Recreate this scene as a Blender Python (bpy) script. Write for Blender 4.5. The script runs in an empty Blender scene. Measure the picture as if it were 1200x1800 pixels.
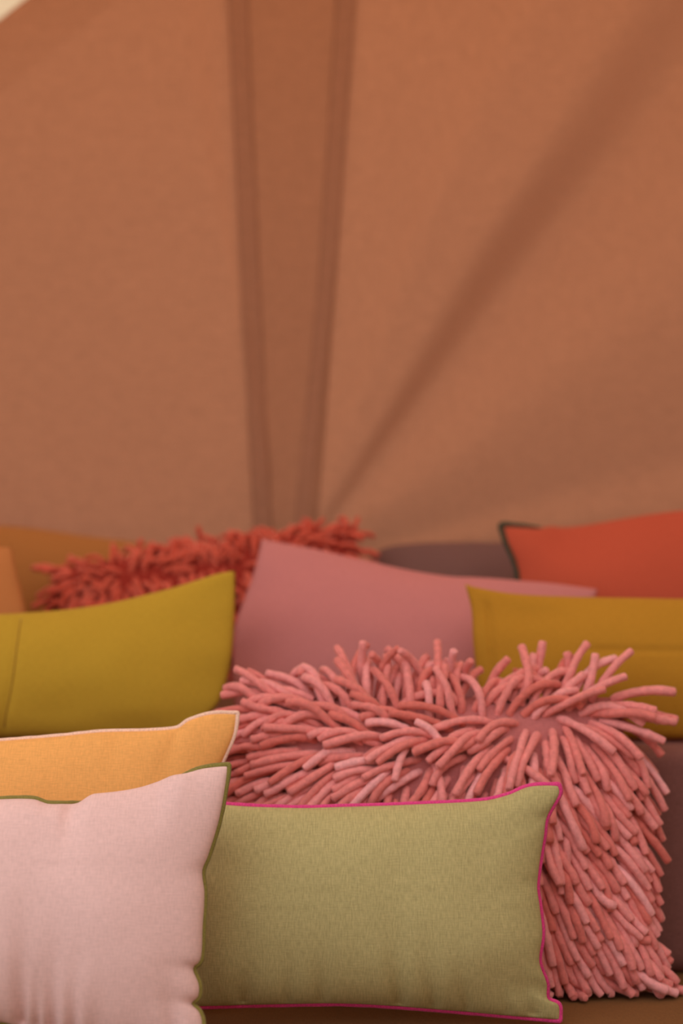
import bpy, bmesh, math, random
import numpy as np
from mathutils import Vector, Matrix, noise, kdtree

random.seed(7)
RNG = np.random.default_rng(7)
S = bpy.context.scene
COL = S.collection
R = math.radians

# ------------------------------------------------------------------ camera
SEAT = 0.42                       # top of the seat mattress
CZ = SEAT + 0.607                 # camera height
FPX = 2500.0                      # focal length in pixels of a 1200 x 1800 frame
PITCH = math.atan2(200.0, FPX)
cam_data = bpy.data.cameras.new('camera')
cam_data.sensor_fit = 'VERTICAL'
cam_data.sensor_height = 36.0
cam_data.sensor_width = 24.0
cam_data.lens = FPX / 1800.0 * 36.0
cam_data.clip_start = 0.05
cam_data.dof.use_dof = True
cam_data.dof.focus_distance = 2.15
cam_data.dof.aperture_fstop = 1.3
cam = bpy.data.objects.new('camera', cam_data)
COL.objects.link(cam)
cam.location = (0, 0, CZ)
cam.rotation_euler = (math.pi / 2 + PITCH, 0, 0)
S.camera = cam

# ------------------------------------------------------------------ world, sun, exposure
w = bpy.data.worlds.new('sky')
S.world = w
w.use_nodes = True
bg = w.node_tree.nodes['Background']
bg.inputs['Color'].default_value = (1.0, 0.955, 0.92, 1)
bg.inputs['Strength'].default_value = 1.0
sun_d = bpy.data.lights.new('sun', 'SUN')
sun_d.energy = 6.0
sun_d.color = (1.0, 0.93, 0.82)
sun_d.angle = R(2)
sun = bpy.data.objects.new('sun', sun_d)
COL.objects.link(sun)
sun.rotation_euler = (R(-24), R(-20), 0)      # high, behind the tent and to the left
S.view_settings.view_transform = 'Standard'
S.view_settings.look = 'None'
S.view_settings.gamma = 1.0
S.view_settings.use_curve_mapping = False
S.view_settings.exposure = 0.47


# ------------------------------------------------------------------ helpers
def lin(r, g, b):
    f = lambda c: (c / 255 / 12.92) if c / 255 <= 0.04045 else ((c / 255 + 0.055) / 1.055) ** 2.4
    return (f(r), f(g), f(b), 1.0)


def ray(px, py):
    x, y = (px - 600.0) / FPX, -(py - 900.0) / FPX
    c, s = math.cos(PITCH), math.sin(PITCH)
    return Vector((x, c - y * s, s + y * c))


def on_plane(px, py, P0, N):
    d = ray(px, py)
    O = Vector((0, 0, CZ))
    return O + d * ((P0 - O).dot(N) / d.dot(N))


def project(P):
    """world points (n,3) -> pixel x, pixel y, depth"""
    P = np.asarray(P, float) - np.array([0, 0, CZ])
    c, s = math.cos(PITCH), math.sin(PITCH)
    d = P[:, 1] * c + P[:, 2] * s
    u = -P[:, 1] * s + P[:, 2] * c
    return 600 + FPX * P[:, 0] / d, 900 - FPX * u / d, d


def link(name, mesh, mat=None, parent=None, smooth=True):
    o = bpy.data.objects.new(name, mesh)
    COL.objects.link(o)
    if mat is not None:
        mesh.materials.append(mat)
    if parent is not None:
        o.parent = parent
    if smooth:
        mesh.polygons.foreach_set('use_smooth', [True] * len(mesh.polygons))
    return o


def mesh_from(name, verts, faces, uvs=None):
    m = bpy.data.meshes.new(name)
    m.from_pydata([tuple(v) for v in verts], [], faces)
    if uvs is not None:
        l = m.uv_layers.new(name='UVMap')
        idx = np.empty(len(m.loops), int)
        m.loops.foreach_get('vertex_index', idx)
        l.data.foreach_set('uv', np.asarray(uvs, float)[idx].ravel())
    m.update()
    return m


def tag(o, label=None, cat=None, group=None, kind=None):
    if label: o['label'] = label
    if cat: o['category'] = cat
    if group: o['group'] = group
    if kind: o['kind'] = kind
    return o


def empty(name, loc, label=None, cat=None, group=None):
    o = bpy.data.objects.new(name, None)
    COL.objects.link(o)
    o.location = loc
    o.empty_display_size = 0.05
    return tag(o, label, cat, group)


# ------------------------------------------------------------------ materials
def nodes(name):
    m = bpy.data.materials.new(name)
    m.use_nodes = True
    return m, m.node_tree, m.node_tree.nodes['Principled BSDF']


def linen(name, col, vary=0.10, scale=1.0, bump=0.25, sheen=0.25, slub=1.0, tint=None, tint_amt=0.0):
    """plain woven linen: slubby threads in both directions of the UV map (UV in metres)"""
    m, t, b = nodes(name)
    N, L = t.nodes, t.links
    uv = N.new('ShaderNodeUVMap')
    th = []
    for sx, sy in ((460, 75), (75, 460)):
        mp = N.new('ShaderNodeMapping')
        mp.inputs['Scale'].default_value = (sx * scale, sy * scale, 1)
        L.new(uv.outputs[0], mp.inputs[0])
        nz = N.new('ShaderNodeTexNoise')
        nz.inputs['Scale'].default_value = 1.0
        nz.inputs['Detail'].default_value = 2.5
        L.new(mp.outputs[0], nz.inputs['Vector'])
        th.append(nz)
    add = N.new('ShaderNodeMath'); add.operation = 'ADD'
    L.new(th[0].outputs['Fac'], add.inputs[0]); L.new(th[1].outputs['Fac'], add.inputs[1])
    cl = N.new('ShaderNodeTexNoise'); cl.inputs['Scale'].default_value = 7.0; cl.inputs['Detail'].default_value = 3
    L.new(uv.outputs[0], cl.inputs['Vector'])
    mr = N.new('ShaderNodeMapRange')
    mr.inputs['From Min'].default_value = 0.65; mr.inputs['From Max'].default_value = 1.35
    mr.inputs['To Min'].default_value = 1 - vary * slub * 1.6; mr.inputs['To Max'].default_value = 1 + vary * slub * 1.6
    L.new(add.outputs[0], mr.inputs['Value'])
    mr2 = N.new('ShaderNodeMapRange')
    mr2.inputs['From Min'].default_value = 0.3; mr2.inputs['From Max'].default_value = 0.7
    mr2.inputs['To Min'].default_value = 1 - vary * .35; mr2.inputs['To Max'].default_value = 1 + vary * .35
    L.new(cl.outputs['Fac'], mr2.inputs['Value'])
    mu = N.new('ShaderNodeMath'); mu.operation = 'MULTIPLY'
    L.new(mr.outputs[0], mu.inputs[0]); L.new(mr2.outputs[0], mu.inputs[1])
    vm = N.new('ShaderNodeVectorMath'); vm.operation = 'SCALE'
    vm.inputs[0].default_value = col[:3]
    L.new(mu.outputs[0], vm.inputs['Scale'])
    if tint is not None:              # second yarn colour showing in the warp
        mx = N.new('ShaderNodeMix'); mx.data_type = 'RGBA'
        mx.inputs['A'].default_value = col; mx.inputs['B'].default_value = tint
        mr3 = N.new('ShaderNodeMapRange')
        mr3.inputs['From Min'].default_value = 0.35; mr3.inputs['From Max'].default_value = 0.65
        mr3.inputs['To Max'].default_value = tint_amt
        L.new(th[0].outputs['Fac'], mr3.inputs['Value'])
        L.new(mr3.outputs[0], mx.inputs['Factor'])
        L.new(mx.outputs['Result'], vm.inputs[0])
    L.new(vm.outputs[0], b.inputs['Base Color'])
    b.inputs['Roughness'].default_value = 0.92
    b.inputs['Specular IOR Level'].default_value = 0.12
    b.inputs['Sheen Weight'].default_value = sheen
    b.inputs['Sheen Roughness'].default_value = 0.55
    b.inputs['Sheen Tint'].default_value = tuple(min(1, c * 1.3 + .1) for c in col[:3]) + (1,)
    bp = N.new('ShaderNodeBump'); bp.inputs['Strength'].default_value = bump; bp.inputs['Distance'].default_value = 0.0012
    L.new(add.outputs[0], bp.inputs['Height']); L.new(bp.outputs[0], b.inputs['Normal'])
    return m


def thread(name, col):
    m, t, b = nodes(name)
    N, L = t.nodes, t.links
    tc = N.new('ShaderNodeTexCoord')
    nz = N.new('ShaderNodeTexNoise'); nz.inputs['Scale'].default_value = 420; nz.inputs['Detail'].default_value = 2
    L.new(tc.outputs['Object'], nz.inputs['Vector'])
    mr = N.new('ShaderNodeMapRange'); mr.inputs['From Min'].default_value = .3; mr.inputs['From Max'].default_value = .7
    mr.inputs['To Min'].default_value = .8; mr.inputs['To Max'].default_value = 1.15
    L.new(nz.outputs['Fac'], mr.inputs['Value'])
    vm = N.new('ShaderNodeVectorMath'); vm.operation = 'SCALE'; vm.inputs[0].default_value = col[:3]
    L.new(mr.outputs[0], vm.inputs['Scale']); L.new(vm.outputs[0], b.inputs['Base Color'])
    b.inputs['Roughness'].default_value = .75
    b.inputs['Specular IOR Level'].default_value = .2
    b.inputs['Sheen Weight'].default_value = .15
    return m


def felt(name, c0, c1, c2):
    """felted wool rope; every strand carries its own 'tint' (0..1) and a position along it"""
    m, t, b = nodes(name)
    N, L = t.nodes, t.links
    at = N.new('ShaderNodeAttribute'); at.attribute_name = 'tint'
    rp = N.new('ShaderNodeValToRGB')
    rp.color_ramp.elements[0].color = c0; rp.color_ramp.elements[0].position = 0.0
    rp.color_ramp.elements[1].color = c2; rp.color_ramp.elements[1].position = 1.0
    e = rp.color_ramp.elements.new(.5); e.color = c1
    L.new(at.outputs['Fac'], rp.inputs['Fac'])
    tc = N.new('ShaderNodeTexCoord')
    nz = N.new('ShaderNodeTexNoise'); nz.inputs['Scale'].default_value = 110; nz.inputs['Detail'].default_value = 5
    nz.inputs['Roughness'].default_value = .65
    L.new(tc.outputs['Object'], nz.inputs['Vector'])
    mr = N.new('ShaderNodeMapRange'); mr.inputs['From Min'].default_value = .3; mr.inputs['From Max'].default_value = .7
    mr.inputs['To Min'].default_value = .84; mr.inputs['To Max'].default_value = 1.16
    L.new(nz.outputs['Fac'], mr.inputs['Value'])
    vm = N.new('ShaderNodeVectorMath'); vm.operation = 'SCALE'
    L.new(rp.outputs['Color'], vm.inputs[0]); L.new(mr.outputs[0], vm.inputs['Scale'])
    L.new(vm.outputs[0], b.inputs['Base Color'])
    b.inputs['Roughness'].default_value = .9
    b.inputs['Specular IOR Level'].default_value = .1
    b.inputs['Sheen Weight'].default_value = .6
    b.inputs['Sheen Roughness'].default_value = .4
    b.inputs['Sheen Tint'].default_value = (1, .75, .7, 1)
    n2 = N.new('ShaderNodeTexNoise'); n2.inputs['Scale'].default_value = 260; n2.inputs['Detail'].default_value = 3
    L.new(tc.outputs['Object'], n2.inputs['Vector'])
    bp = N.new('ShaderNodeBump'); bp.inputs['Strength'].default_value = .35; bp.inputs['Distance'].default_value = .003
    L.new(n2.outputs['Fac'], bp.inputs['Height']); L.new(bp.outputs[0], b.inputs['Normal'])
    return m


def canvas(name, col, trans=0.5, tcol=None):
    """tent cloth: part of the light goes through it"""
    m, t, b = nodes(name)
    N, L = t.nodes, t.links
    tc = N.new('ShaderNodeTexCoord')
    uvs = []
    for sc in ((260, 260, 22), (22, 260, 260)):
        mp = N.new('ShaderNodeMapping'); mp.inputs['Scale'].default_value = sc
        L.new(tc.outputs['Object'], mp.inputs[0])
        nz = N.new('ShaderNodeTexNoise'); nz.inputs['Scale'].default_value = 1; nz.inputs['Detail'].default_value = 2
        L.new(mp.outputs[0], nz.inputs['Vector']); uvs.append(nz)
    add = N.new('ShaderNodeMath'); add.operation = 'ADD'
    L.new(uvs[0].outputs['Fac'], add.inputs[0]); L.new(uvs[1].outputs['Fac'], add.inputs[1])
    mr = N.new('ShaderNodeMapRange'); mr.inputs['From Min'].default_value = .6; mr.inputs['From Max'].default_value = 1.4
    mr.inputs['To Min'].default_value = .86; mr.inputs['To Max'].default_value = 1.14
    L.new(add.outputs[0], mr.inputs['Value'])
    outs = []
    for cc in (col, tcol or col):
        vm = N.new('ShaderNodeVectorMath'); vm.operation = 'SCALE'; vm.inputs[0].default_value = cc[:3]
        L.new(mr.outputs[0], vm.inputs['Scale']); outs.append(vm)
    L.new(outs[0].outputs[0], b.inputs['Base Color'])
    b.inputs['Roughness'].default_value = .95
    b.inputs['Specular IOR Level'].default_value = .05
    tr = N.new('ShaderNodeBsdfTranslucent'); L.new(outs[1].outputs[0], tr.inputs['Color'])
    mx = N.new('ShaderNodeMixShader'); mx.inputs[0].default_value = trans
    L.new(b.outputs[0], mx.inputs[1]); L.new(tr.outputs[0], mx.inputs[2])
    L.new(mx.outputs[0], N['Material Output'].inputs['Surface'])
    return m


def wood(name, col):
    m, t, b = nodes(name)
    N, L = t.nodes, t.links
    tc = N.new('ShaderNodeTexCoord')
    mp = N.new('ShaderNodeMapping'); mp.inputs['Scale'].default_value = (3, 40, 40)
    L.new(tc.outputs['Object'], mp.inputs[0])
    nz = N.new('ShaderNodeTexNoise'); nz.inputs['Scale'].default_value = 1; nz.inputs['Detail'].default_value = 4
    L.new(mp.outputs[0], nz.inputs['Vector'])
    rp = N.new('ShaderNodeValToRGB')
    rp.color_ramp.elements[0].color = tuple(c * .6 for c in col[:3]) + (1,)
    rp.color_ramp.elements[1].color = col
    L.new(nz.outputs['Fac'], rp.inputs[0]); L.new(rp.outputs[0], b.inputs['Base Color'])
    b.inputs['Roughness'].default_value = .6
    return m


M = {
    'canvas': canvas('tan tent canvas', (0.55, 0.262, 0.16, 1), .03),
    'lining': canvas('tan side canvas', (0.42, 0.31, 0.24, 1), .1),
    'roof': canvas('tan roof canvas', (0.45, 0.32, 0.23, 1), .3, (0.85, 0.56, 0.34, 1)),
    'tape': canvas('hem canvas darkened for lost light', (0.43, 0.20, 0.126, 1), .03),  # canvas colour darkened to stand for light lost through the doubled cloth
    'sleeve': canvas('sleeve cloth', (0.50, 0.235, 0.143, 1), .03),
    'cream': canvas('cream canvas', (0.52, 0.42, 0.30, 1), .5),
    'floor': linen('woven ground mat', lin(92, 74, 56), scale=.3),
    'earth': linen('dry earth', lin(92, 80, 60), scale=.05),
    'seat': linen('ochre brown seat cloth', lin(118, 80, 44)),
    'block': linen('dark mauve upholstery', lin(125, 84, 80)),
    'pink': linen('pale pink linen', lin(231, 195, 194), vary=.06, bump=.3),
    'green': linen('sage green linen', lin(172, 163, 114), vary=.07, bump=.3, tint=lin(190, 178, 128), tint_amt=.5),
    'orange': linen('orange linen', lin(238, 174, 102), vary=.07),
    'olive': linen('olive green cotton', lin(182, 147, 48), vary=.05),
    'olive_shaded': linen('shade-darkened olive cotton', lin(178, 128, 40), vary=.05),  # olive again, with the dimness of the right side put into its colour
    'mauve': linen('dusty mauve cotton', lin(196, 124, 124), vary=.04),
    'coral': linen('coral red linen', lin(188, 84, 62), vary=.05),
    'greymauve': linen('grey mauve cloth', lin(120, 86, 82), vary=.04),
    'tan': linen('tan cloth', lin(190, 122, 72), vary=.04),
    'ochre': linen('ochre cloth', lin(172, 112, 60), vary=.04),
    'knit': linen('pink knit backing', lin(186, 110, 110), vary=.1),
    'redknit': linen('red knit backing', lin(150, 48, 38), vary=.1),
    'felt': felt('pink felted wool', lin(212, 114, 106), lin(230, 140, 138), lin(242, 170, 174)),
    'redfelt': felt('coral red felted wool', lin(204, 82, 62), lin(214, 94, 74), lin(222, 106, 86)),
    't_olive': thread('olive overlock thread', lin(134, 124, 62)),
    't_pink': thread('pale pink overlock thread', lin(248, 208, 190)),
    't_magenta': thread('magenta overlock thread', lin(220, 66, 136)),
    't_dark': thread('dark green overlock thread', lin(54, 60, 44)),
    't_oliveseam': thread('olive seam thread', lin(150, 112, 30)),
    'wood': wood('bench wood', lin(130, 88, 54)),
}


# ------------------------------------------------------------------ the tent
def grid_mesh(name, fn, nu, nv):
    V = [fn(i / nu, j / nv) for j in range(nv + 1) for i in range(nu + 1)]
    F = [(j * (nu + 1) + i, j * (nu + 1) + i + 1, (j + 1) * (nu + 1) + i + 1, (j + 1) * (nu + 1) + i)
         for j in range(nv) for i in range(nu)]
    U = [(i / nu, j / nv) for j in range(nv + 1) for i in range(nu + 1)]
    return mesh_from(name, V, F, U)


def sstep(a, b, x):
    t = min(1, max(0, (x - a) / (b - a)))
    return t * t * (3 - 2 * t)


WY = 3.62                                          # foot of the back wall


def wall_plane(z):
    return WY - 0.10 * (z - 1.0)


WN = Vector((0, -1, -0.10)).normalized()


def wall_pt(px, py):
    return on_plane(px, py, Vector((0, WY, 1.0)), WN)


GATHER = wall_pt(510, 1010)                        # the folds run together here, behind the cushions


def wall_depth(x, z):
    """how far the cloth stands out from its plane (towards the room)"""
    dx, dz = x - GATHER.x, z - GATHER.z
    r = math.hypot(dx, dz)
    th = math.degrees(math.atan2(dx, dz))          # 0 up, + to the right
    th += 2.0 * noise.noise((x * 1.3, z * 1.3, 3.1))
    k = min(r, 1.0) ** .9
    h = 0.0
    k *= .85
    if z > GATHER.z - .4:
        h += k * (0.055 * sstep(4, 29, th) - 0.10 * sstep(30, 38, th) + 0.055 * sstep(37, 56, th)
                  - 0.065 * sstep(54, 80, th) + 0.03 * sstep(72, 80, th) - 0.05 * sstep(80, 88, th))
        h += k * 0.014 * math.exp(-((th - 22) / 3.0) ** 2)
        h += k * 0.03 * sstep(-70, -12, th) - k * .03 * sstep(-12, -8, th)
    h += 0.012 * noise.noise((x * 1.6, z * 1.2, 0.5)) + 0.004 * noise.noise((x * 6, z * 2.5, 7.5))
    h += 0.006 * noise.noise((x * 9, z * 1.2, 2.2)) * sstep(.5, .9, x)
    return h


def wall_xyz(x, z, lift=0.0):
    return Vector((x, wall_plane(z) - wall_depth(x, z) - lift, z))


XL, XR, ZT = -2.3, 2.3, 2.9


def back_wall(u, v):
    return wall_xyz(XL + (XR - XL) * u, v * ZT)


tag(link('wall_back', grid_mesh('wall_back', back_wall, 300, 220), M['canvas']), 'tan canvas tent wall gathered into folds behind the cushions', kind='structure')


# the upper left corner of the wall is cut off along the edge of a cream canvas panel
CUT_A, CUT_B = wall_pt(58, 0), wall_pt(0, 46)
WB = bpy.data.objects['wall_back']
bm = bmesh.new(); bm.from_mesh(WB.data)
e = CUT_A - CUT_B
bmesh.ops.bisect_plane(bm, geom=bm.verts[:] + bm.edges[:] + bm.faces[:], plane_co=CUT_A, plane_no=Vector((-e.z, 0, e.x)), clear_outer=True)
bm.to_mesh(WB.data); bm.free()
pan = link('trim_1', grid_mesh('trim_1', lambda u, v: Vector((-2.2 + 1.7 * u, WY - .07 - .10 * v, 2.0 + 1.0 * v)), 40, 30), M['cream'])
bm = bmesh.new(); bm.from_mesh(pan.data)
bmesh.ops.bisect_plane(bm, geom=bm.verts[:] + bm.edges[:] + bm.faces[:], plane_co=CUT_A + Vector((.03, 0, -.03)), plane_no=Vector((-e.z, 0, e.x)), clear_inner=True)
bm.to_mesh(pan.data); bm.free()
tag(pan, 'cream canvas panel showing past the upper left edge of the tan tent wall', kind='structure')


def strip(name, line, width, lift, label=None, mat='tape'):
    """a sewn band of cloth lying on the wall along a line of pixels (bottom to top)"""
    pts = [wall_pt(*p) for p in line]
    out = []
    for i in range(len(pts) - 1):
        for k in range(12):
            out.append(pts[i].lerp(pts[i + 1], k / 12))
    out.append(pts[-1])
    V, F, n = [], [], 6
    for i, p in enumerate(out):
        t = i / (len(out) - 1)
        wd = width[0] * (1 - t) + width[1] * t
        for lf in (lift, lift - .0015):
            for j in range(n + 1):
                V.append(wall_xyz(p.x + wd * (j / n - .5), p.z, lf))
    m = 2 * (n + 1)
    for i in range(len(out) - 1):
        for j in range(n):
            a = i * m + j
            F.append((a, a + 1, a + m + 1, a + m))
            a += n + 1
            F.append((a, a + m, a + m + 1, a + 1))
        a = i * m
        F += [(a, a + m, a + m + n + 1, a + n + 1), (a + n, a + 2 * n + 1, a + m + 2 * n + 1, a + m + n)]
    o = link(name, mesh_from(name, V, F), M[mat])
    o['kind'] = 'structure'
    if label: o['label'] = label
    return o


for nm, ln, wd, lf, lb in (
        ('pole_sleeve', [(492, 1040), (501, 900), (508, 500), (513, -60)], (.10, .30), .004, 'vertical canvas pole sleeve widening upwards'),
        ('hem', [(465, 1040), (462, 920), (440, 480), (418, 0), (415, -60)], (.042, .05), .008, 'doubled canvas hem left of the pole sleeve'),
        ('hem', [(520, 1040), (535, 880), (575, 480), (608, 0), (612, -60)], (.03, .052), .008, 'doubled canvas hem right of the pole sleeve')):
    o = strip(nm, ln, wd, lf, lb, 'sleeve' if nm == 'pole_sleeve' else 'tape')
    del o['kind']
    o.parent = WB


def side(name, pts, nu=24, nv=24, label=None, mat='lining'):
    a, b, c, d = [Vector(p) for p in pts]

    def f(u, v):
        p = a.lerp(b, u).lerp(d.lerp(c, u), v)
        n = (b - a).cross(d - a).normalized()
        return p + n * (.02 * noise.noise(p * 1.5))
    o = link(name, grid_mesh(name, f, nu, nv), M[mat])
    tag(o, label, kind='structure')
    return o


RY = 1.90                                          # the roof ends here; the tent is open towards the camera
side('wall_left', ((XL, 3.75, 0), (XL, 1.9, 0), (XL, 1.9, ZT), (XL, 3.4, ZT)), label='tan canvas side wall on the left')
side('front_light_screen', ((-.7, -1.2, 0), (XR, -1.2, 0), (XR, -1.2, 2.4), (-.7, -1.2, 2.4)), label='added tan canvas screen behind the camera cutting the front light')  # unseen screen, added to hold back low sky light from the front
side('wall_right', ((XR, -1.2, 0), (XR, 3.75, 0), (XR, 3.4, ZT), (XR, -1.2, 2.4)), label='tan canvas side wall on the right')  # side wall, carried forward out of view to help block front light
side('ceiling', ((XL, RY, ZT), (XR, RY - .5, ZT), (XR, 3.45, ZT), (XL, 3.45, ZT)), label='tan canvas tent roof', mat='roof')
fl = link('floor', grid_mesh('floor', lambda u, v: Vector((-2.6 + 5.2 * u, -1.6 + 5.4 * v, 0)), 4, 4), M['floor'])
tag(fl, 'woven ground mat of the tent', kind='structure')
gr = link('ground', grid_mesh('ground', lambda u, v: Vector((-30 + 60 * u, -40 + 70 * v, -.02)), 20, 20), M['earth'])
tag(gr, 'dry bare ground round the tent', kind='structure')


# ------------------------------------------------------------------ daybed
def rbox(name, lo, hi, r, mat, parent=None, puff=0.0, n=26):
    """upholstered block: box with rounded edges and slightly swelling faces"""
    lo, hi = Vector(lo), Vector(hi)
    c, h = (lo + hi) / 2, (hi - lo) / 2
    V, F, U = [], [], []
    for ax in range(3):
        for sg in (-1, 1):
            a, b = (ax + 1) % 3, (ax + 2) % 3
            base = len(V)
            for j in range(n + 1):
                for i in range(n + 1):
                    s, t = -math.cos(math.pi * i / n), -math.cos(math.pi * j / n)
                    p = Vector((0, 0, 0))
                    p[ax], p[a], p[b] = sg * h[ax], s * h[a], t * h[b]
                    q = Vector([max(-(h[k] - r), min(h[k] - r, p[k])) for k in range(3)])
                    d = p - q
                    if d.length > 1e-9:
                        p = q + d.normalized() * r
                    p[ax] += sg * puff * (1 - s ** 4) * (1 - t ** 4) * (1 + .5 * noise.noise(p * 6))
                    V.append(c + p)
                    U.append((p[a], p[b]))
            for j in range(n):
                for i in range(n):
                    k = base + j * (n + 1) + i
                    f = (k, k + 1, k + n + 2, k + n + 1)
                    F.append(f if sg > 0 else f[::-1])
    return link(name, mesh_from(name, V, F, U), mat, parent)


db = empty('daybed', (0, 2.6, 0), 'low wooden daybed with an ochre brown mattress under the cushions', 'daybed')
db_inv = Matrix.Translation((0, -2.6, 0))


def under(o, root):
    o.parent = root
    o.matrix_parent_inverse = Matrix.Translation(root.location).inverted()
    return o


under(rbox('frame', (-1.5, 1.72, 0.06), (1.7, 3.5, .24), .015, M['wood'], n=10), db)
under(rbox('mattress', (-1.5, 1.68, .24), (1.7, 3.5, SEAT), .04, M['seat'], puff=.0), db)
for sx in (-1.4, 1.6):
    for sy in (1.8, 3.4):
        under(rbox('leg', (sx - .04, sy - .04, 0), (sx + .04, sy + .04, .06), .008, M['wood'], n=6), db)

BT = SEAT + .394
BY = 2.53
bo = rbox('bolster_mattress', (-1.4, BY, SEAT), (1.6, 3.5, BT), .035, M['block'], puff=.0, n=40)
tag(bo, 'dark mauve upholstered block behind the pink shaggy cushion on the ochre seat', 'mattress')


# ------------------------------------------------------------------ cushions
def polyline(P, t):
    """smooth (Catmull-Rom) curve through points, parameter by arc length"""
    P = [Vector(p) for p in P]
    d = [0]
    for a, b in zip(P, P[1:]):
        d.append(d[-1] + (b - a).length)
    x = t * d[-1]
    i = 0
    while i < len(P) - 2 and x > d[i + 1]:
        i += 1
    u = (x - d[i]) / max(1e-9, d[i + 1] - d[i])
    p1, p2 = P[i], P[i + 1]
    # tangents limited by neighbouring spans so that small kinks stay small
    def tan(k):
        if k == 0: return (P[1] - P[0]) / (d[1] - d[0])
        if k == len(P) - 1: return (P[-1] - P[-2]) / (d[-1] - d[-2])
        return (P[k + 1] - P[k - 1]) / (d[k + 1] - d[k - 1])
    L = d[i + 1] - d[i]
    m1, m2 = tan(i) * L, tan(i + 1) * L
    u2, u3 = u * u, u * u * u
    return p1 * (2 * u3 - 3 * u2 + 1) + m1 * (u3 - 2 * u2 + u) + p2 * (-2 * u3 + 3 * u2) + m2 * (u3 - u2)


class Frame:
    """plane a cushion leans in: base line on a surface, leaning back"""
    def __init__(s, d0, z0, lean, yaw=0.0):
        s.P0 = Vector((0, d0, z0))
        rz = Matrix.Rotation(R(yaw), 3, 'Z')
        s.U = rz @ Vector((1, 0, 0))
        s.V = rz @ Vector((0, math.sin(R(lean)), math.cos(R(lean))))
        s.N = s.U.cross(s.V)                       # points at the camera side (-Y)
        s.N.normalize()

    def loc(s, px, py):
        p = on_plane(px, py, s.P0, s.N) - s.P0
        return Vector((p.dot(s.U), p.dot(s.V)))

    def world(s, u, v, n=0):
        return s.P0 + s.U * u + s.V * v + s.N * n


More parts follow.
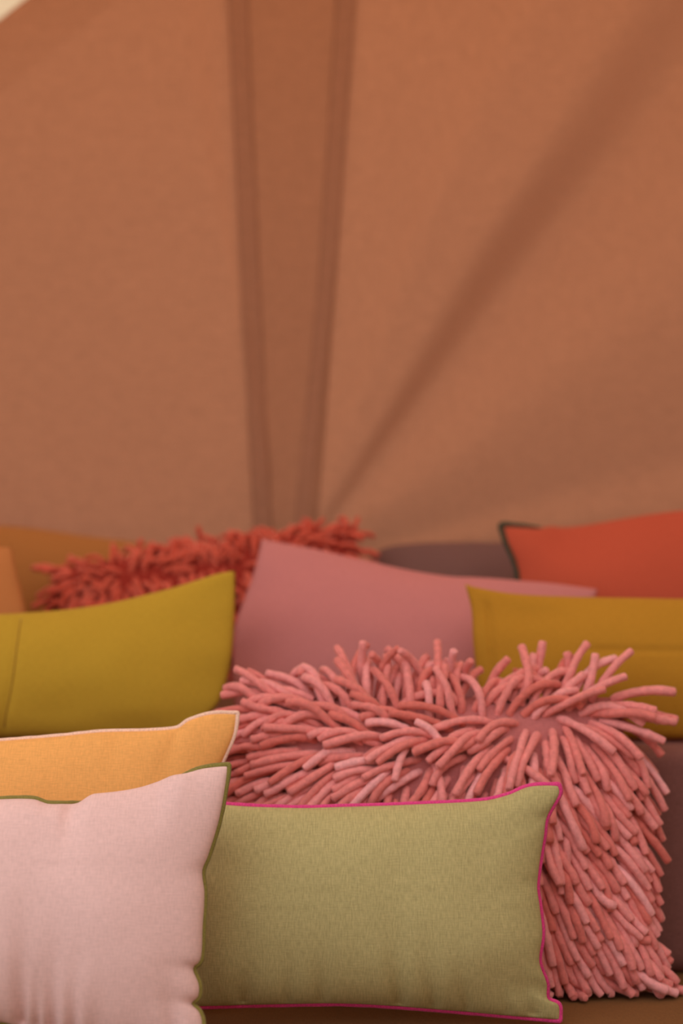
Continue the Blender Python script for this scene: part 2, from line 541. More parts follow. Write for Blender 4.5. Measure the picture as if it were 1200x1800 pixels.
def cushion(name, fr, top, right, bottom, left, T, mat, label, cat='cushion', edge=None, edge_r=.0035, edge_label=None,
            puckers=(), edge_n=None, wav=.004, res=110, pw=.5, seed=0, wr=.003, group=None, seam=None, stitch=True, Tb=None, creases=(), rolls=()):
    """top: left->right, right: top->bottom, bottom: left->right, left: top->bottom, all in photo pixels"""
    if Tb is None: Tb = T
    loc = lambda e: [fr.loc(*p) for p in e]
    top, right, bottom, left = loc(top), loc(right), loc(bottom), loc(left)
    nu = res
    wd = (top[-1] - top[0]).length
    ht = (left[-1] - left[0]).length
    nv = max(20, int(res * ht / wd * 1.15))
    es = lambda i, n: .5 - .5 * math.cos(math.pi * i / n) if False else i / n
    ts = [.35 * (.5 - .5 * math.cos(math.pi * i / nu)) + .65 * i / nu for i in range(nu + 1)]
    vs = [.35 * (.5 - .5 * math.cos(math.pi * i / nv)) + .65 * i / nv for i in range(nv + 1)]
    Tp = [polyline(top, t) for t in ts]
    Bp = [polyline(bottom, t) for t in ts]
    Lp = [polyline(left, t) for t in vs]
    Rp = [polyline(right, t) for t in vs]
    c00, c10, c01, c11 = Tp[0], Tp[-1], Bp[0], Bp[-1]

    def calm(Q):                                   # the rim without its small kinks
        A = np.array([tuple(q) for q in Q])
        for _ in range(int(len(A) * 1.2)):
            A[1:-1] = (A[:-2] + 2 * A[1:-1] + A[2:]) / 4
        return [Vector(a) for a in A]
    Ts, Bs, Ls, Rs = calm(Tp), calm(Bp), calm(Lp), calm(Rp)

    def pt(i, j):
        s, t = ts[i], vs[j]
        p = (Ts[i] * (1 - t) + Bs[i] * t + Ls[j] * (1 - s) + Rs[j] * s
             - (c00 * (1 - s) * (1 - t) + c10 * s * (1 - t) + c01 * (1 - s) * t + c11 * s * t))
        k = .022
        p += (Tp[i] - Ts[i]) * math.exp(-t * ht / k) + (Bp[i] - Bs[i]) * math.exp(-(1 - t) * ht / k)
        p += (Lp[j] - Ls[j]) * math.exp(-s * wd / k) + (Rp[j] - Rs[j]) * math.exp(-(1 - s) * wd / k)
        return p

    def over(s, t):                                # the filling swells out over a rim that is tucked back
        o = 0.0
        for (e, s0, s1, am) in rolls:
            d = (t if e == 't' else 1 - t) * ht
            g = sstep(s0 - .03, s0 + .04, s) * (1 - sstep(s1 - .05, s1 + .05, s))
            o += (1 if e == 't' else -1) * am * g * (d / .018) * math.exp(1 - d / .018)
        return o

    def en(s, t):                                  # the rim wavers a little out of its plane
        b = wav * 1.6 * noise.noise((s * 5 + seed, t * 5, seed * 1.7))
        if edge_n: b += edge_n(s, t)
        return b

    def disp(s, t, p, sgn):
        pr = (max(0, math.sin(math.pi * s)) * max(0, math.sin(math.pi * t))) ** pw
        q = p * 1.0
        h = pr
        n1 = noise.noise((q.x * 5 + seed * 3, q.y * 5, sgn * 2 + seed)) * 2.2
        n2 = noise.noise((q.x * 13 + seed, q.y * 13, sgn * 3 + seed))
        k = min(1, 6 * min(s, 1 - s, t, 1 - t))
        w = wr * (n1 + n2 * .6) * k
        for (e, pos, wid, ln, am) in puckers:      # gathers running in from the rim
            a, dd, dim = {'t': (s, t, (wd, ht)), 'b': (s, 1 - t, (wd, ht)), 'l': (t, s, (ht, wd)), 'r': (t, 1 - s, (ht, wd))}[e]
            da, db_ = (a - pos) * dim[0], dd * dim[1]
            if db_ < ln * 3:
                wdt = wid * (1 + 1.2 * db_ / ln)
                w -= am * math.exp(-(da / wdt) ** 2) * math.exp(-(db_ / ln)) * min(1, db_ / .006)
        for (ax, pos, wid, am, w0, w1) in creases:   # seams / long folds across the face
            a, b = (s, t) if ax == 'v' else (t, s)
            dim = wd if ax == 'v' else ht
            if sgn > 0:
                w -= am * math.exp(-((a - pos) * dim / wid) ** 2) * sstep(w0 - .03, w0 + .03, b) * (1 - sstep(w1 - .03, w1 + .03, b))
        return h, w

    V, UVs, idx = [], [], {}
    for sg in (1, -1):
        for j in range(nv + 1):
            for i in range(nu + 1):
                rim = i in (0, nu) or j in (0, nv)
                if rim and sg < 0:
                    idx[(sg, i, j)] = idx[(1, i, j)]
                    continue
                p = pt(i, j)
                s, t = ts[i], vs[j]
                h, wv = disp(s, t, p, sg)
                p = p + Vector((0, over(s, t) if sg > 0 else 0))
                n = en(s, t) * (1 - h) + sg * ((T if sg > 0 else Tb) * h + (wv if not rim else 0))
                idx[(sg, i, j)] = len(V)
                V.append(fr.world(p.x, p.y, n))
                UVs.append((p.x + seed * .37, p.y))
    F = []
    for j in range(nv):
        for i in range(nu):
            q = [idx[(1, i, j)], idx[(1, i, j + 1)], idx[(1, i + 1, j + 1)], idx[(1, i + 1, j)]]
            F.append(q)
            q = [idx[(-1, i, j)], idx[(-1, i + 1, j)], idx[(-1, i + 1, j + 1)], idx[(-1, i, j + 1)]]
            F.append(q)
    base = fr.world((c01.x + c11.x) / 2, min(c01.y, c11.y))
    root = empty(name, base, label, cat, group)
    V = [v - base for v in V]
    cover = link('cover', mesh_from('cover', V, F, UVs), mat, root)
    if edge is not None:
        rimi = [idx[(1, i, 0)] for i in range(nu)] + [idx[(1, nu, j)] for j in range(nv)] + \
               [idx[(1, i, nv)] for i in range(nu, 0, -1)] + [idx[(1, 0, j)] for j in range(nv, 0, -1)]
        loop = [V[k] for k in rimi]
        tube = edging(loop, fr.N, edge_r, stitch)
        o = link('edging', tube, edge, root)
        if edge_label: o['label'] = edge_label
    if seam is not None:
        ax, pos, mat_s, lb = seam
        pts = []
        n = nv if ax == 'v' else nu
        for k in range(3, n - 2):
            i, j = (min(range(nu + 1), key=lambda q: abs(ts[q] - pos)), k) if ax == 'v' else (k, min(range(nv + 1), key=lambda q: abs(vs[q] - pos)))
            pts.append(V[idx[(1, i, j)]] + fr.N * .0002)
        link('seam', rope(pts, .0016, 6, closed=False), mat_s, root)['label'] = lb
    return root


def rope(P, r, sides=6, closed=False, rad=None):
    """tube along points; rad: optional radius factor per ring"""
    n = len(P)
    V, F = [], []
    up = None
    for i in range(n):
        a = P[(i - 1) % n] if (closed or i > 0) else P[i]
        b = P[(i + 1) % n] if (closed or i < n - 1) else P[i]
        t = (b - a).normalized()
        if up is None:
            up = t.orthogonal().normalized()
        up = (up - t * up.dot(t))
        up = up.normalized() if up.length > 1e-6 else t.orthogonal().normalized()
        s = t.cross(up)
        k = r * (rad[i] if rad is not None else 1)
        for q in range(sides):
            an = 2 * math.pi * q / sides
            V.append(P[i] + (up * math.cos(an) + s * math.sin(an)) * k)
    m = n if closed else n - 1
    for i in range(m):
        for q in range(sides):
            a, b = i * sides + q, i * sides + (q + 1) % sides
            c, d = ((i + 1) % n) * sides + (q + 1) % sides, ((i + 1) % n) * sides + q
            F.append((a, b, c, d))
    if not closed:
        F.append(tuple(range(sides))[::-1])
        F.append(tuple((n - 1) * sides + q for q in range(sides)))
    return mesh_from('rope', V, F)


def edging(loop, N, r, stitch):
    """overlock stitched rim: a flattened cord with close stitches"""
    d = [0]
    L = loop + [loop[0]]
    for a, b in zip(L, L[1:]):
        d.append(d[-1] + (b - a).length)
    pitch = .0011 if stitch else .006
    n = int(d[-1] / pitch) // 2 * 2
    P, j = [], 0
    for i in range(n):
        x = d[-1] * i / n
        while d[j + 1] < x: j += 1
        f = (x - d[j]) / max(1e-9, d[j + 1] - d[j])
        P.append(L[j].lerp(L[j + 1], f))
    A = np.array([tuple(p) for p in P])
    for _ in range(3):
        A = (np.roll(A, 1, 0) + 2 * A + np.roll(A, -1, 0)) / 4
    T = np.roll(A, -2, 0) - np.roll(A, 2, 0)
    T /= np.linalg.norm(T, axis=1)[:, None] + 1e-12
    Nn = np.array(tuple(N))
    O = np.cross(T, Nn); O /= np.linalg.norm(O, axis=1)[:, None] + 1e-12
    W = np.cross(O, T)
    k = np.where(np.arange(n) % 2 == 0, 1.0, .86 if stitch else 1.0) * (1 + .12 * np.array([noise.noise(Vector(a) * 60) for a in A]))
    sides = 8
    V = []
    for q in range(sides):
        an = 2 * math.pi * q / sides
        V.append(A + (O * (math.cos(an) * r * 1.15) + W * (math.sin(an) * r * .8)) * k[:, None])
    V = np.stack(V, 1).reshape(-1, 3)
    F = []
    for i in range(n):
        for q in range(sides):
            F.append((i * sides + q, i * sides + (q + 1) % sides, ((i + 1) % n) * sides + (q + 1) % sides, ((i + 1) % n) * sides + q))
    return mesh_from('edging', V, F)


# pale pink cushion, front left
cushion('pillow', Frame(2.03, SEAT, 13, 3),
        [(-330, 1425), (-150, 1410), (0, 1405), (60, 1405), (86, 1413), (130, 1411), (240, 1397), (310, 1370), (350, 1352), (402, 1344)],
        [(402, 1344), (399, 1370), (386, 1440), (366, 1505), (356, 1531), (360, 1570), (357, 1630), (353, 1688), (340, 1702), (350, 1730),
         (349, 1752), (337, 1764), (350, 1778), (356, 1795), (355, 1820), (352, 1850)],
        [(-330, 1805), (-150, 1800), (0, 1797), (30, 1804), (180, 1828), (352, 1850)],
        [(-330, 1425), (-300, 1500), (-295, 1600), (-300, 1700), (-330, 1805)],
        .075, M['pink'], 'pale pink linen pillow with olive stitched edge at front left', edge=M['t_olive'], edge_r=.0042,
        edge_label='olive green overlock edging', res=150, seed=1, wr=.0035, pw=.42, Tb=.05,
        puckers=[('b', .535, .008, .09, .022), ('b', .575, .006, .07, .017), ('b', .615, .010, .10, .022), ('b', .67, .008, .07, .016), ('b', .73, .012, .05, .008),
                 ('r', .70, .004, .025, .004), ('r', .83, .005, .03, .004), ('r', .37, .006, .03, .003), ('t', .61, .006, .035, .008),
                 ('b', .93, .008, .05, .010)],
        edge_n=lambda s, t: -.025 * sstep(.58, .64, s) * (1 - sstep(.82, .9, s)) * (1 - sstep(0, .3, t)),
        rolls=[('t', .63, .90, .024)])

# orange cushion behind it
cushion('pillow', Frame(2.29, SEAT, 7, 4),
        [(-300, 1335), (-150, 1315), (0, 1302), (100, 1294), (180, 1286), (262, 1284), (312, 1279), (332, 1266), (372, 1254), (418, 1253)],
        [(418, 1253), (412, 1290), (396, 1328), (378, 1370), (360, 1500), (352, 1620), (370, 1755)],
        [(-300, 1762), (0, 1758), (370, 1755)],
        [(-300, 1335), (-270, 1480), (-270, 1640), (-300, 1762)],
        .060, M['orange'], 'orange linen pillow with pale pink stitched edge behind the pale pink pillow', edge=M['t_pink'], edge_r=.0036,
        edge_label='pale pink overlock edging', seed=2, res=120, wr=.003, pw=.45, Tb=.04,
        puckers=[('t', .85, .012, .08, .006), ('t', .70, .01, .06, .004)])

# sage green cushion, front centre
cushion('pillow', Frame(2.195, SEAT, 10, 0),
        [(325, 1402), (395, 1414), (520, 1420), (600, 1418), (720, 1414), (850, 1407), (892, 1397), (930, 1382), (982, 1379)],
        [(982, 1379), (984, 1394), (961, 1437), (956, 1470), (944, 1556), (948, 1590), (953, 1640), (948, 1690), (963, 1730), (965, 1757), (985, 1768), (987, 1796)],
        [(325, 1772), (360, 1771), (500, 1767), (600, 1766), (700, 1771), (800, 1779), (900, 1788), (987, 1796)],
        [(325, 1402), (342, 1500), (345, 1640), (325, 1772)],
        .080, M['green'], 'sage green linen pillow with magenta stitched edge in the front centre', edge=M['t_magenta'], edge_r=.0042,
        edge_label='magenta overlock edging', seed=3, res=150, wr=.003, pw=.42, Tb=.045,
        puckers=[('b', .15, .010, .05, .012), ('b', .27, .007, .05, .010), ('b', .36, .008, .06, .012), ('b', .57, .010, .09, .018), ('b', .66, .008, .06, .014), ('b', .75, .006, .05, .010),
                 ('b', .86, .008, .05, .006), ('b', .93, .012, .05, .010), ('t', .62, .012, .05, .004), ('t', .40, .010, .05, .004),
                 ('r', .15, .008, .05, .005), ('r', .42, .008, .05, .004), ('r', .85, .008, .05, .006), ('l', .3, .02, .08, .006)],
        edge_n=lambda s, t: -.018 * sstep(.6, 1, t))

# olive cushion, middle left
cushion('pillow', Frame(2.68, BT, 14, 2),
        [(-380, 1085), (-150, 1083), (0, 1080), (100, 1073), (200, 1058), (300, 1034), (380, 1009), (413, 1003)],
        [(413, 1003), (412, 1080), (405, 1165), (385, 1235), (360, 1265), (362, 1296)],
        [(-380, 1298), (0, 1298), (362, 1296)],
        [(-380, 1085), (-380, 1190), (-380, 1298)],
        .055, M['olive'], 'olive green pillow with a vertical seam on the left of the middle row', seed=4, res=110, wr=.004, pw=.5,
        creases=[('v', .522, .004, .004, 0, 1)], seam=('v', .522, M['t_oliveseam'], 'stitched vertical seam'))

# olive cushion, middle right
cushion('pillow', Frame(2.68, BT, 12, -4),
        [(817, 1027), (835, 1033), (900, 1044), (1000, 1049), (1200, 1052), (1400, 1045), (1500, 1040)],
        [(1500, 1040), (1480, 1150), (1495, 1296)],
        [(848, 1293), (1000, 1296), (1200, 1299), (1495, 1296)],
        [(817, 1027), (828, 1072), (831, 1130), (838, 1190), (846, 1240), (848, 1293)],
        .055, M['olive_shaded'], 'olive pillow in a shade-darkened colour with a horizontal crease on the right of the middle row', seed=5, res=110, wr=.004, pw=.5,
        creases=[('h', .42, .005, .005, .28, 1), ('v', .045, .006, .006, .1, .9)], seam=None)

# dusty mauve cushion, middle centre
cushion('pillow', Frame(2.84, BT, 17, -3),
        [(460, 947), (520, 958), (600, 975), (700, 998), (770, 1010), (800, 1014), (830, 1015), (900, 1020), (980, 1026), (1050, 1036)],
        [(1050, 1036), (1032, 1100), (1030, 1200), (1045, 1285)],
        [(415, 1285), (700, 1286), (1045, 1285)],
        [(460, 947), (448, 1000), (428, 1055), (414, 1100), (408, 1180), (415, 1285)],
        .065, M['mauve'], 'dusty mauve pillow with its left corner raised in the middle of the pile', seed=6, res=100, wr=.004, pw=.5)

# coral cushion, right
cushion('pillow', Frame(3.0, BT, 12, -4),
        [(878, 921), (905, 925), (930, 928), (1000, 932), (1100, 918), (1200, 906), (1350, 894), (1460, 892)],
        [(1460, 882), (1440, 1080), (1460, 1276)],
        [(915, 1274), (1200, 1276), (1460, 1276)],
        [(878, 921), (890, 955), (904, 985), (911, 1012), (915, 1100), (915, 1274)],
        .065, M['coral'], 'coral red pillow with dark green stitched edge at back right', seed=7, res=100, wr=.003, pw=.5,
        edge=M['t_dark'], edge_r=.0065, edge_label='dark green overlock edging', stitch=False,
        edge_n=lambda s, t: -.05 * sstep(.08, .2, s) * (1 - sstep(0, .3, t)), rolls=[('t', .12, 1.2, .024)])

# grey mauve cushion behind
cushion('pillow', Frame(3.22, BT, 10, 0),
        [(652, 975), (680, 962), (720, 956), (780, 953), (860, 953), (950, 957), (1080, 975)],
        [(1080, 975), (1090, 1100), (1080, 1262)],
        [(652, 1262), (860, 1262), (1080, 1262)],
        [(652, 975), (645, 1100), (652, 1262)],
        .06, M['greymauve'], 'grey mauve pillow in shade against the tent wall left of the coral pillow', seed=8, res=60, wr=.003)

# tan cushion, far left
cushion('pillow', Frame(2.95, BT, 14, 3),
        [(-420, 955), (-200, 960), (-60, 962), (20, 962)],
        [(20, 962), (28, 1000), (38, 1040), (46, 1080), (50, 1180), (45, 1278)],
        [(-420, 1280), (0, 1280), (45, 1278)],
        [(-420, 955), (-400, 1100), (-420, 1280)],
        .06, M['tan'], 'tan pillow at the left border beside the red shaggy pillow', seed=9, res=70, wr=.003)

# ochre cushion behind the red shaggy one
cushion('pillow', Frame(3.30, BT, 9, 3),
        [(-350, 930), (-150, 926), (0, 924), (60, 929), (150, 942), (250, 954), (330, 963)],
        [(330, 963), (322, 1100), (330, 1258)],
        [(-350, 1258), (0, 1258), (330, 1258)],
        [(-350, 930), (-340, 1100), (-350, 1258)],
        .05, M['ochre'], 'ochre brown pillow against the tent wall behind the red shaggy pillow', seed=10, res=60, wr=.003)


# ------------------------------------------------------------------ shaggy cushions
def shaggy(name, fr, u0, v0, W, H, roll, T, flow, mat, matbody, label, spacing, Lr, rad, sides, rings, limits, front, seed, wildness, iters=36, upright=lambda x, y: x * 0):
    rng = np.random.default_rng(seed)
    rot = Matrix.Rotation(R(roll), 2)
    org = Vector((u0, v0))

    def surf(s, t, sg):
        p = Vector((s * W, t * H))
        pr = (max(0, math.sin(math.pi * s)) * max(0, math.sin(math.pi * t))) ** .45
        q = org + rot @ p
        return fr.world(q.x, q.y, sg * T * pr)

    # body
    nu, nv = 36, 26
    V, F, UVs, idx = [], [], [], {}
    for sg in (1, -1):
        for j in range(nv + 1):
            for i in range(nu + 1):
                if sg < 0 and (i in (0, nu) or j in (0, nv)):
                    idx[(sg, i, j)] = idx[(1, i, j)]; continue
                idx[(sg, i, j)] = len(V)
                V.append(surf(i / nu, j / nv, sg)); UVs.append((i / nu * W, j / nv * H))
    for j in range(nv):
        for i in range(nu):
            F.append([idx[(1, i, j)], idx[(1, i + 1, j)], idx[(1, i + 1, j + 1)], idx[(1, i, j + 1)]])
            F.append([idx[(-1, i, j)], idx[(-1, i, j + 1)], idx[(-1, i + 1, j + 1)], idx[(-1, i + 1, j)]])
    base = surf(.5, 0, 1)
    root = empty(name, base, label, 'cushion')
    link('cover', mesh_from('cover', [v - base for v in V], F, UVs), matbody, root)

    # strand roots, spread evenly over the front and round the rim
    cand = []
    for _ in range(9000):
        s, t = rng.random(), rng.random()
        sg = 1 if rng.random() < .82 else -1
        if sg < 0 and not (t > .88 or s < .06 or s > .94):
            continue
        cand.append((s, t, sg))
    cell, roots = {}, []
    for s, t, sg in cand:
        p = surf(s, t, sg)
        k = tuple(int(c // spacing) for c in p)
        ok = True
        for dx in (-1, 0, 1):
            for dy in (-1, 0, 1):
                for dz in (-1, 0, 1):
                    for q in cell.get((k[0] + dx, k[1] + dy, k[2] + dz), ()):
                        if (q - p).length < spacing: ok = False
        if ok:
            cell.setdefault(k, []).append(p)
            e = .004
            n = (surf(min(1, s + e), t, sg) - surf(max(0, s - e), t, sg)).cross(surf(s, min(1, t + e), sg) - surf(s, max(0, t - e), sg))
            n = n.normalized() * sg
            roots.append((p, n, s, t, sg))
    n = len(roots)
    K = 9
    P0 = np.array([tuple(r[0]) for r in roots]); N0 = np.array([tuple(r[1]) for r in roots])
    px, py, _ = project(P0)
    fl = np.array(flow, float)
    w = 1.0 / (((px[:, None] - fl[None, :, 0]) ** 2 + (py[:, None] - fl[None, :, 1]) ** 2) / (fl[None, :, 5] ** 2) + 900) ** 1.6
    w /= w.sum(1)[:, None]
    dx, dy, lift = (w * fl[None, :, 2]).sum(1), (w * fl[None, :, 3]).sum(1), (w * fl[None, :, 4]).sum(1)
    jit = rng.normal(0, .13, n)
    jit += rng.normal(0, 1, n) * wildness(px, py)
    wild = rng.random(n) < .07
    jit[wild] = rng.normal(0, .9, wild.sum())
    ca, sa = np.cos(jit), np.sin(jit)
    dx, dy = dx * ca - dy * sa, dx * sa + dy * ca
    nrm = np.hypot(dx, dy) + 1e-6
    dx, dy = dx / nrm, dy / nrm
    Uw, Vw, Nw = (np.array(tuple(a)) for a in (fr.U, fr.V, fr.N))
    FL = dx[:, None] * Uw - dy[:, None] * Vw
    FL -= N0 * (FL * N0).sum(1)[:, None] * .75
    FL /= np.linalg.norm(FL, axis=1)[:, None]
    L = rng.uniform(Lr[0], Lr[1], n)
    seg = L / (K - 1)
    r = rad * rng.uniform(.92, 1.08, n)
    d0 = N0 * (.35 + lift[:, None] * .9) + FL * .9
    d0 /= np.linalg.norm(d0, axis=1)[:, None]
    X = np.zeros((n, K, 3))
    X[:, 0] = P0 - N0 * rad * .5
    X[:, 1] = X[:, 0] + d0 * seg[:, None]
    side = np.cross(N0, FL)
    droop = rng.uniform(.3, 1.6, n)
    up = upright(px, py) > rng.random(n)           # a few strands stand away from the rest
    droop[up] = 0
    lift[up] = 1.4
    curl = rng.normal(0, .3, n) * (1 + 2 * wildness(px, py))
    for k in range(2, K):
        f = (k - 1) / (K - 2)
        d = d0 * (1 - f) + FL * (1.1 * f + .3) + side * (curl * (f - .3))[:, None] + N0 * (lift * .5 * (1 - f))[:, None]
        d[:, 2] -= .25 * f + (np.where(FL[:, 2] > .2, 1.1, .55) + 1.6 * np.maximum(0, N0[:, 0] - .2)) * f * f * droop
        d /= np.linalg.norm(d, axis=1)[:, None]
        X[:, k] = X[:, k - 1] + d * seg[:, None]
    REST = X.copy()
    inv = np.array([[1, 0], [0, 1]])
    P0w = np.array(tuple(fr.P0))
    cr, sr = math.cos(R(roll)), math.sin(R(roll))

    def body_push(X):
        q = X - P0w
        u, v, nn = q @ Uw - org.x, q @ Vw - org.y, q @ Nw
        s, t = (u * cr + v * sr) / W, (-u * sr + v * cr) / H
        ins = (s > 0) & (s < 1) & (t > 0) & (t < 1)
        h = T * (np.maximum(0, np.sin(np.pi * np.clip(s, 0, 1))) * np.maximum(0, np.sin(np.pi * np.clip(t, 0, 1)))) ** .45 + rad * .9
        pen = np.where(ins & (nn > -.01), np.maximum(0, h - nn), 0)
        pen[:, 0] = 0
        return X + pen[..., None] * Nw

    ids = np.repeat(np.arange(n), K)
    rr = np.repeat(r, K)
    for it in range(iters):
        if it % 4 == 0:
            flat = X.reshape(-1, 3)
            kd = kdtree.KDTree(len(flat))
            for i, p in enumerate(flat): kd.insert(p, i)
            kd.balance()
            A, B = [], []
            for i, p in enumerate(flat):
                for (_, j, _) in kd.find_range(p, rad * 2.3):
                    if j > i and ids[j] != ids[i]:
                        A.append(i); B.append(j)
            A, B = np.array(A), np.array(B)
        flat = X.reshape(-1, 3).copy()
        d = flat[A] - flat[B]
        ln = np.linalg.norm(d, axis=1) + 1e-9
        pen = np.maximum(0, (rr[A] + rr[B]) * .96 - ln)
        mv = d / ln[:, None] * (pen * .32)[:, None]
        np.add.at(flat, A, mv); np.add.at(flat, B, -mv)
        Xn = flat.reshape(n, K, 3)
        Xn[:, :2] = REST[:, :2] * .6 + Xn[:, :2] * .4 if it < iters - 1 else Xn[:, :2]
        Xn[:, 0] = REST[:, 0]
        Xn[:, 2:] += (REST[:, 2:] - Xn[:, 2:]) * .02
        Xn = body_push(Xn)
        Xn = limits(Xn, rad)
        for _ in range(2):                         # keep the lengths
            for k in range(1, K):
                dd = Xn[:, k] - Xn[:, k - 1]
                l = np.linalg.norm(dd, axis=1) + 1e-9
                Xn[:, k] = Xn[:, k - 1] + dd * (seg / l)[:, None]
        # stiffness: no sharp bends
        Xn[:, 1:-1] += .22 * ((Xn[:, 2:] + Xn[:, :-2]) / 2 - Xn[:, 1:-1])
        Xn[:, 0] = REST[:, 0]
        X = Xn
    X = limits(X, rad)

    # which strands show most from the front
    f = np.linspace(0, K - 1, 25)
    i0 = np.minimum(f.astype(int), K - 2); fr_ = (f - i0)[None, :, None]
    D = X[:, i0] * (1 - fr_) + X[:, i0 + 1] * fr_
    qx, qy, qd = project(D.reshape(-1, 3))
    G = 4
    gx, gy = (qx / G).astype(int), (qy / G).astype(int)
    zb, who = {}, {}
    owner = np.repeat(np.arange(n), 25)
    for a, b, c, o in zip(gx, gy, qd, owner):
        if a < 0 or b < 0 or a >= 1200 // G or b >= 1800 // G: continue
        if front(a * G, b * G): continue
        for ox in (-1, 0, 1):
            for oy in (-1, 0, 1):
                if c < zb.get((a + ox, b + oy), 9):
                    zb[(a + ox, b + oy)] = c; who[(a + ox, b + oy)] = o
    cnt = np.zeros(n, int)
    for o in who.values(): cnt[o] += 1
    order = np.argsort(-cnt)
    single = set(int(o) for o in order[:300] if cnt[o] > 0)
    b0 = np.array(tuple(base))

    def strand(i):
        """verts, faces, tint of one felt rope"""
        pts = X[i]
        f = np.linspace(0, K - 1, rings)
        i0 = np.minimum(f.astype(int), K - 2); u = (f - i0)[:, None]
        pm, pp = pts[np.maximum(i0 - 1, 0)], pts[np.minimum(i0 + 2, K - 1)]
        a, b = pts[i0], pts[i0 + 1]
        C = .5 * (2 * a + (b - pm) * u + (2 * pm - 5 * a + 4 * b - pp) * u ** 2 + (3 * a - pm - 3 * b + pp) * u ** 3)
        rd = r[i] * (1 + .07 * rng.normal(0, 1, rings)).clip(.85, 1.15)
        rd[-1] *= .98
        tdir = C[-1] - C[-2]; tdir /= np.linalg.norm(tdir) + 1e-9
        C = np.vstack([C, C[-1] + tdir * r[i] * .22, C[-1] + tdir * r[i] * .34])
        rd = np.append(rd, [r[i] * .80, r[i] * .42])
        V, F = [], []
        up = None
        for k in range(len(C)):
            t = C[min(k + 1, len(C) - 1)] - C[max(k - 1, 0)]
            t = t / (np.linalg.norm(t) + 1e-9)
            if up is None:
                up = np.cross(t, [.3, .5, .8])
            up = up - t * up.dot(t); up /= np.linalg.norm(up) + 1e-9
            sd = np.cross(t, up)
            an = np.arange(sides) * 2 * math.pi / sides
            el = 1 + .06 * np.sin(an + k)
            V.append(C[k] + (np.cos(an) * el)[:, None] * up * rd[k] + (np.sin(an))[:, None] * sd * rd[k])
        V = np.vstack(V) - b0
        m = len(C)
        for k in range(m - 1):
            for q in range(sides):
                F.append((k * sides + q, k * sides + (q + 1) % sides, (k + 1) * sides + (q + 1) % sides, (k + 1) * sides + q))
        F.append(tuple((m - 1) * sides + q for q in range(sides)))
        tn = float(np.clip(rng.normal(.45, .24), 0, 1))
        return V, F, tn

    def add(name, V, F, tint):
        m = mesh_from(name, V, F)
        at = m.attributes.new('tint', 'FLOAT', 'POINT')
        at.data.foreach_set('value', np.asarray(tint, np.float32))
        return link(name, m, mat, root)

    SV, SF, ST, off = [], [], [], 0
    for i in range(n):
        V, F, tn = strand(i)
        if i in single:
            add('strand', V, F, [tn] * len(V))
        else:
            SV.append(V); SF += [tuple(a + off for a in f) for f in F]; ST += [tn] * len(V); off += len(V)
    if SV:
        o = add('shag_pile', np.vstack(SV), SF, ST)
        o['kind'] = 'stuff'
    print('SHAGGY', name, 'strands', n, 'single', len(single), 'visible', int((cnt > 0).sum()))
    return root


# pink shaggy cushion: position of the strands in the photo, the way they are combed, how far they stand up, reach of that rule
FLOW = [
    (400, 1210, -1, .05, .2, 1), (430, 1270, -1, .12, .1, 1), (450, 1340, -1, .05, .1, 1), (440, 1400, -1, .12, .1, 1),
    (500, 1210, -.6, -.7, .3, 1), (540, 1290, -.9, -.35, .1, 1), (520, 1340, -1, -.05, .1, 1), (520, 1390, -1, .15, .1, 1),
    (580, 1210, -.15, -1, .3, 1), (650, 1220, .05, -1, .3, 1), (640, 1290, -.5, -.7, .2, 1), (600, 1350, -.7, .7, .3, 1),
    (660, 1380, -.5, .85, .3, 1), (720, 1395, .1, 1, .2, 1), (720, 1240, .1, -1, .3, 1), (770, 1240, .15, -1, .3, 1),
    (720, 1315, -.9, -.1, .4, 1), (790, 1320, -.9, .2, .5, 1), (850, 1230, .6, -.8, .2, 1), (850, 1300, -.8, .3, .5, 1), (910, 1300, -.6, .6, .5, 1), (810, 1380, -.4, .9, .3, 1),
    (900, 1360, -.15, 1, .3, 1), (910, 1240, .5, -.8, .3, 1), (960, 1225, .3, -.95, .8, 1), (1030, 1225, .5, -.85, .8, 1), (1085, 1235, .85, -.25, .5, 1), (1115, 1260, .8, .6, .3, 1),
    (960, 1290, -.3, .9, .4, 1), (1010, 1290, .4, .9, .2, 1), (1090, 1300, .6, .8, .3, 1), (1000, 1370, .6, .78, 0, 1),
    (1090, 1390, .72, .7, .1, 1), (1000, 1470, .6, .8, 0, 1), (1080, 1500, .68, .73, 0, 1), (1000, 1580, .56, .82, 0, 1),
    (1080, 1610, .66, .75, 0, 1), (1000, 1680, .3, .95, 0, 1), (1090, 1690, .8, .35, 0, 1), (900, 1600, 0, 1, 0, 1), (600, 1600, -.1, 1, 0, 1),
]
FS = Frame(2.385, SEAT, 11, 0)
GREEN_BACK = 2.33


def lim_pink(X, rad):
    X[..., 2] = np.maximum(X[..., 2], SEAT + rad * 1.4)
    # the sage cushion and the mauve block hold the strands back
    back = 2.215 + (X[..., 2] - SEAT) * .231 + .052
    m = (X[..., 0] < .335) & (X[..., 2] < SEAT + .33)
    X[..., 1] = np.where(m, np.maximum(X[..., 1], back + rad), X[..., 1])
    X[..., 1] = np.minimum(X[..., 1], BY - rad * 1.4)
    return X


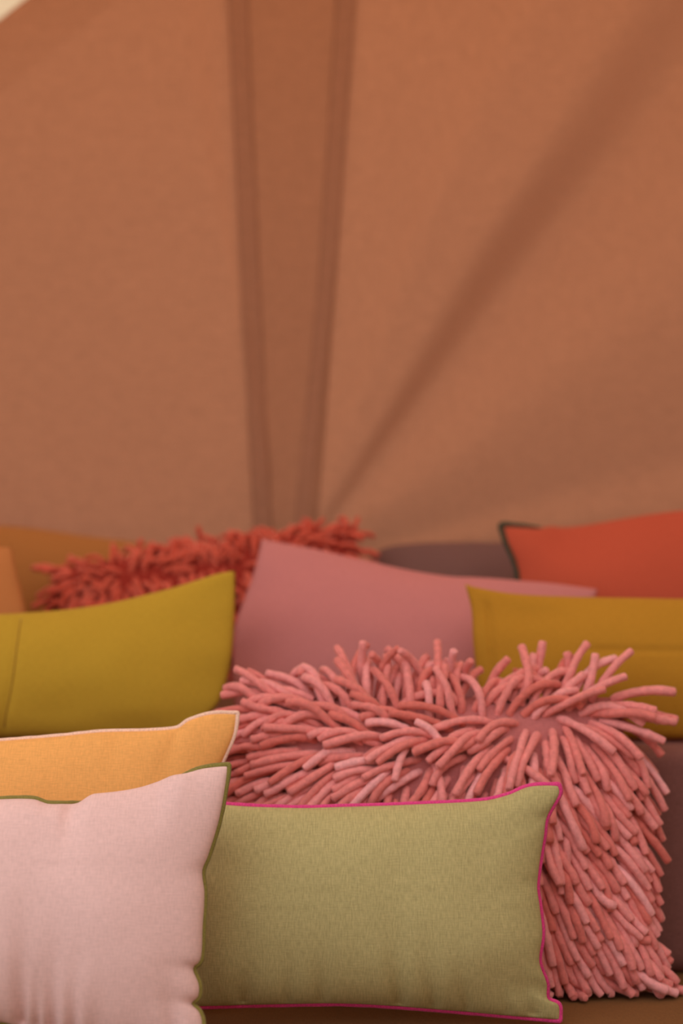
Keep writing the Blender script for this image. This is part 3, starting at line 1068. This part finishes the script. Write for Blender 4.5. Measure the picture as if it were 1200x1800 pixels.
p_bl, p_br = FS.loc(438, 1715), FS.loc(1118, 1715)
p_tl = FS.loc(438, 1226)
shaggy('shaggy_pillow', FS, p_bl.x, .035, p_br.x - p_bl.x, p_tl.y - .035, 0, .055, FLOW, M['felt'], M['knit'],
       'large pink shaggy pillow of thick felt strands behind the sage green pillow', .0174, (.085, .125), .0072, 8, 12, lim_pink,
       lambda x, y: (x < 960 and y > 1412) or (x < 400 and y > 1345) or (x < 380 and y > 1290), 11,
       lambda x, y: .8 * np.exp(-(((x - 745) / 110) ** 2 + ((y - 1325) / 45) ** 2)) + .35 * np.exp(-(((x - 980) / 120) ** 2 + ((y - 1230) / 50) ** 2)),
       upright=lambda x, y: .35 * ((x > 930) & (y < 1285)))

FLOW2 = [(80, 980, -.8, -.5, .3, 1), (80, 1050, -.9, .3, .2, 1), (150, 960, -.3, -.9, .4, 1), (150, 1040, -.4, .8, .3, 1), (250, 980, .2, -.9, .4, 1),
         (250, 1040, .1, .9, .3, 1), (350, 970, -.2, -.9, .3, 1), (350, 1040, .2, .9, .3, 1), (450, 960, .1, -.9, .3, 1), (450, 1030, -.1, 1, .3, 1),
         (550, 930, .2, -.9, .3, 1), (560, 980, .3, .9, .2, 1), (620, 930, .8, -.5, .4, 1), (630, 980, .9, .3, .2, 1)]
FR = Frame(3.14, BT, 10, 2)


def lim_red(X, rad):
    X[..., 2] = np.maximum(X[..., 2], BT + rad * 1.4)
    return X


q0, q1 = FR.loc(92, 1000), FR.loc(622, 922)
roll2 = math.degrees(math.atan2((q1 - q0).y, (q1 - q0).x))
W2 = (q1 - q0).length
rot2 = Matrix.Rotation(R(roll2), 2)
H2 = .30
o2 = q0 - rot2 @ Vector((0, H2))
shaggy('shaggy_pillow', FR, o2.x, o2.y, W2, H2, roll2, .05, FLOW2, M['redfelt'], M['redknit'],
       'coral red shaggy pillow tilted behind the middle row of pillows', .017, (.042, .062), .0060, 6, 8, lim_red,
       lambda x, y: (x < 413 and y > 1080 - max(0, (x - 100)) * .24) or (x > 455 and y > 945 + (x - 460) * .22), 12, lambda x, y: x * 0 + .5, iters=24)
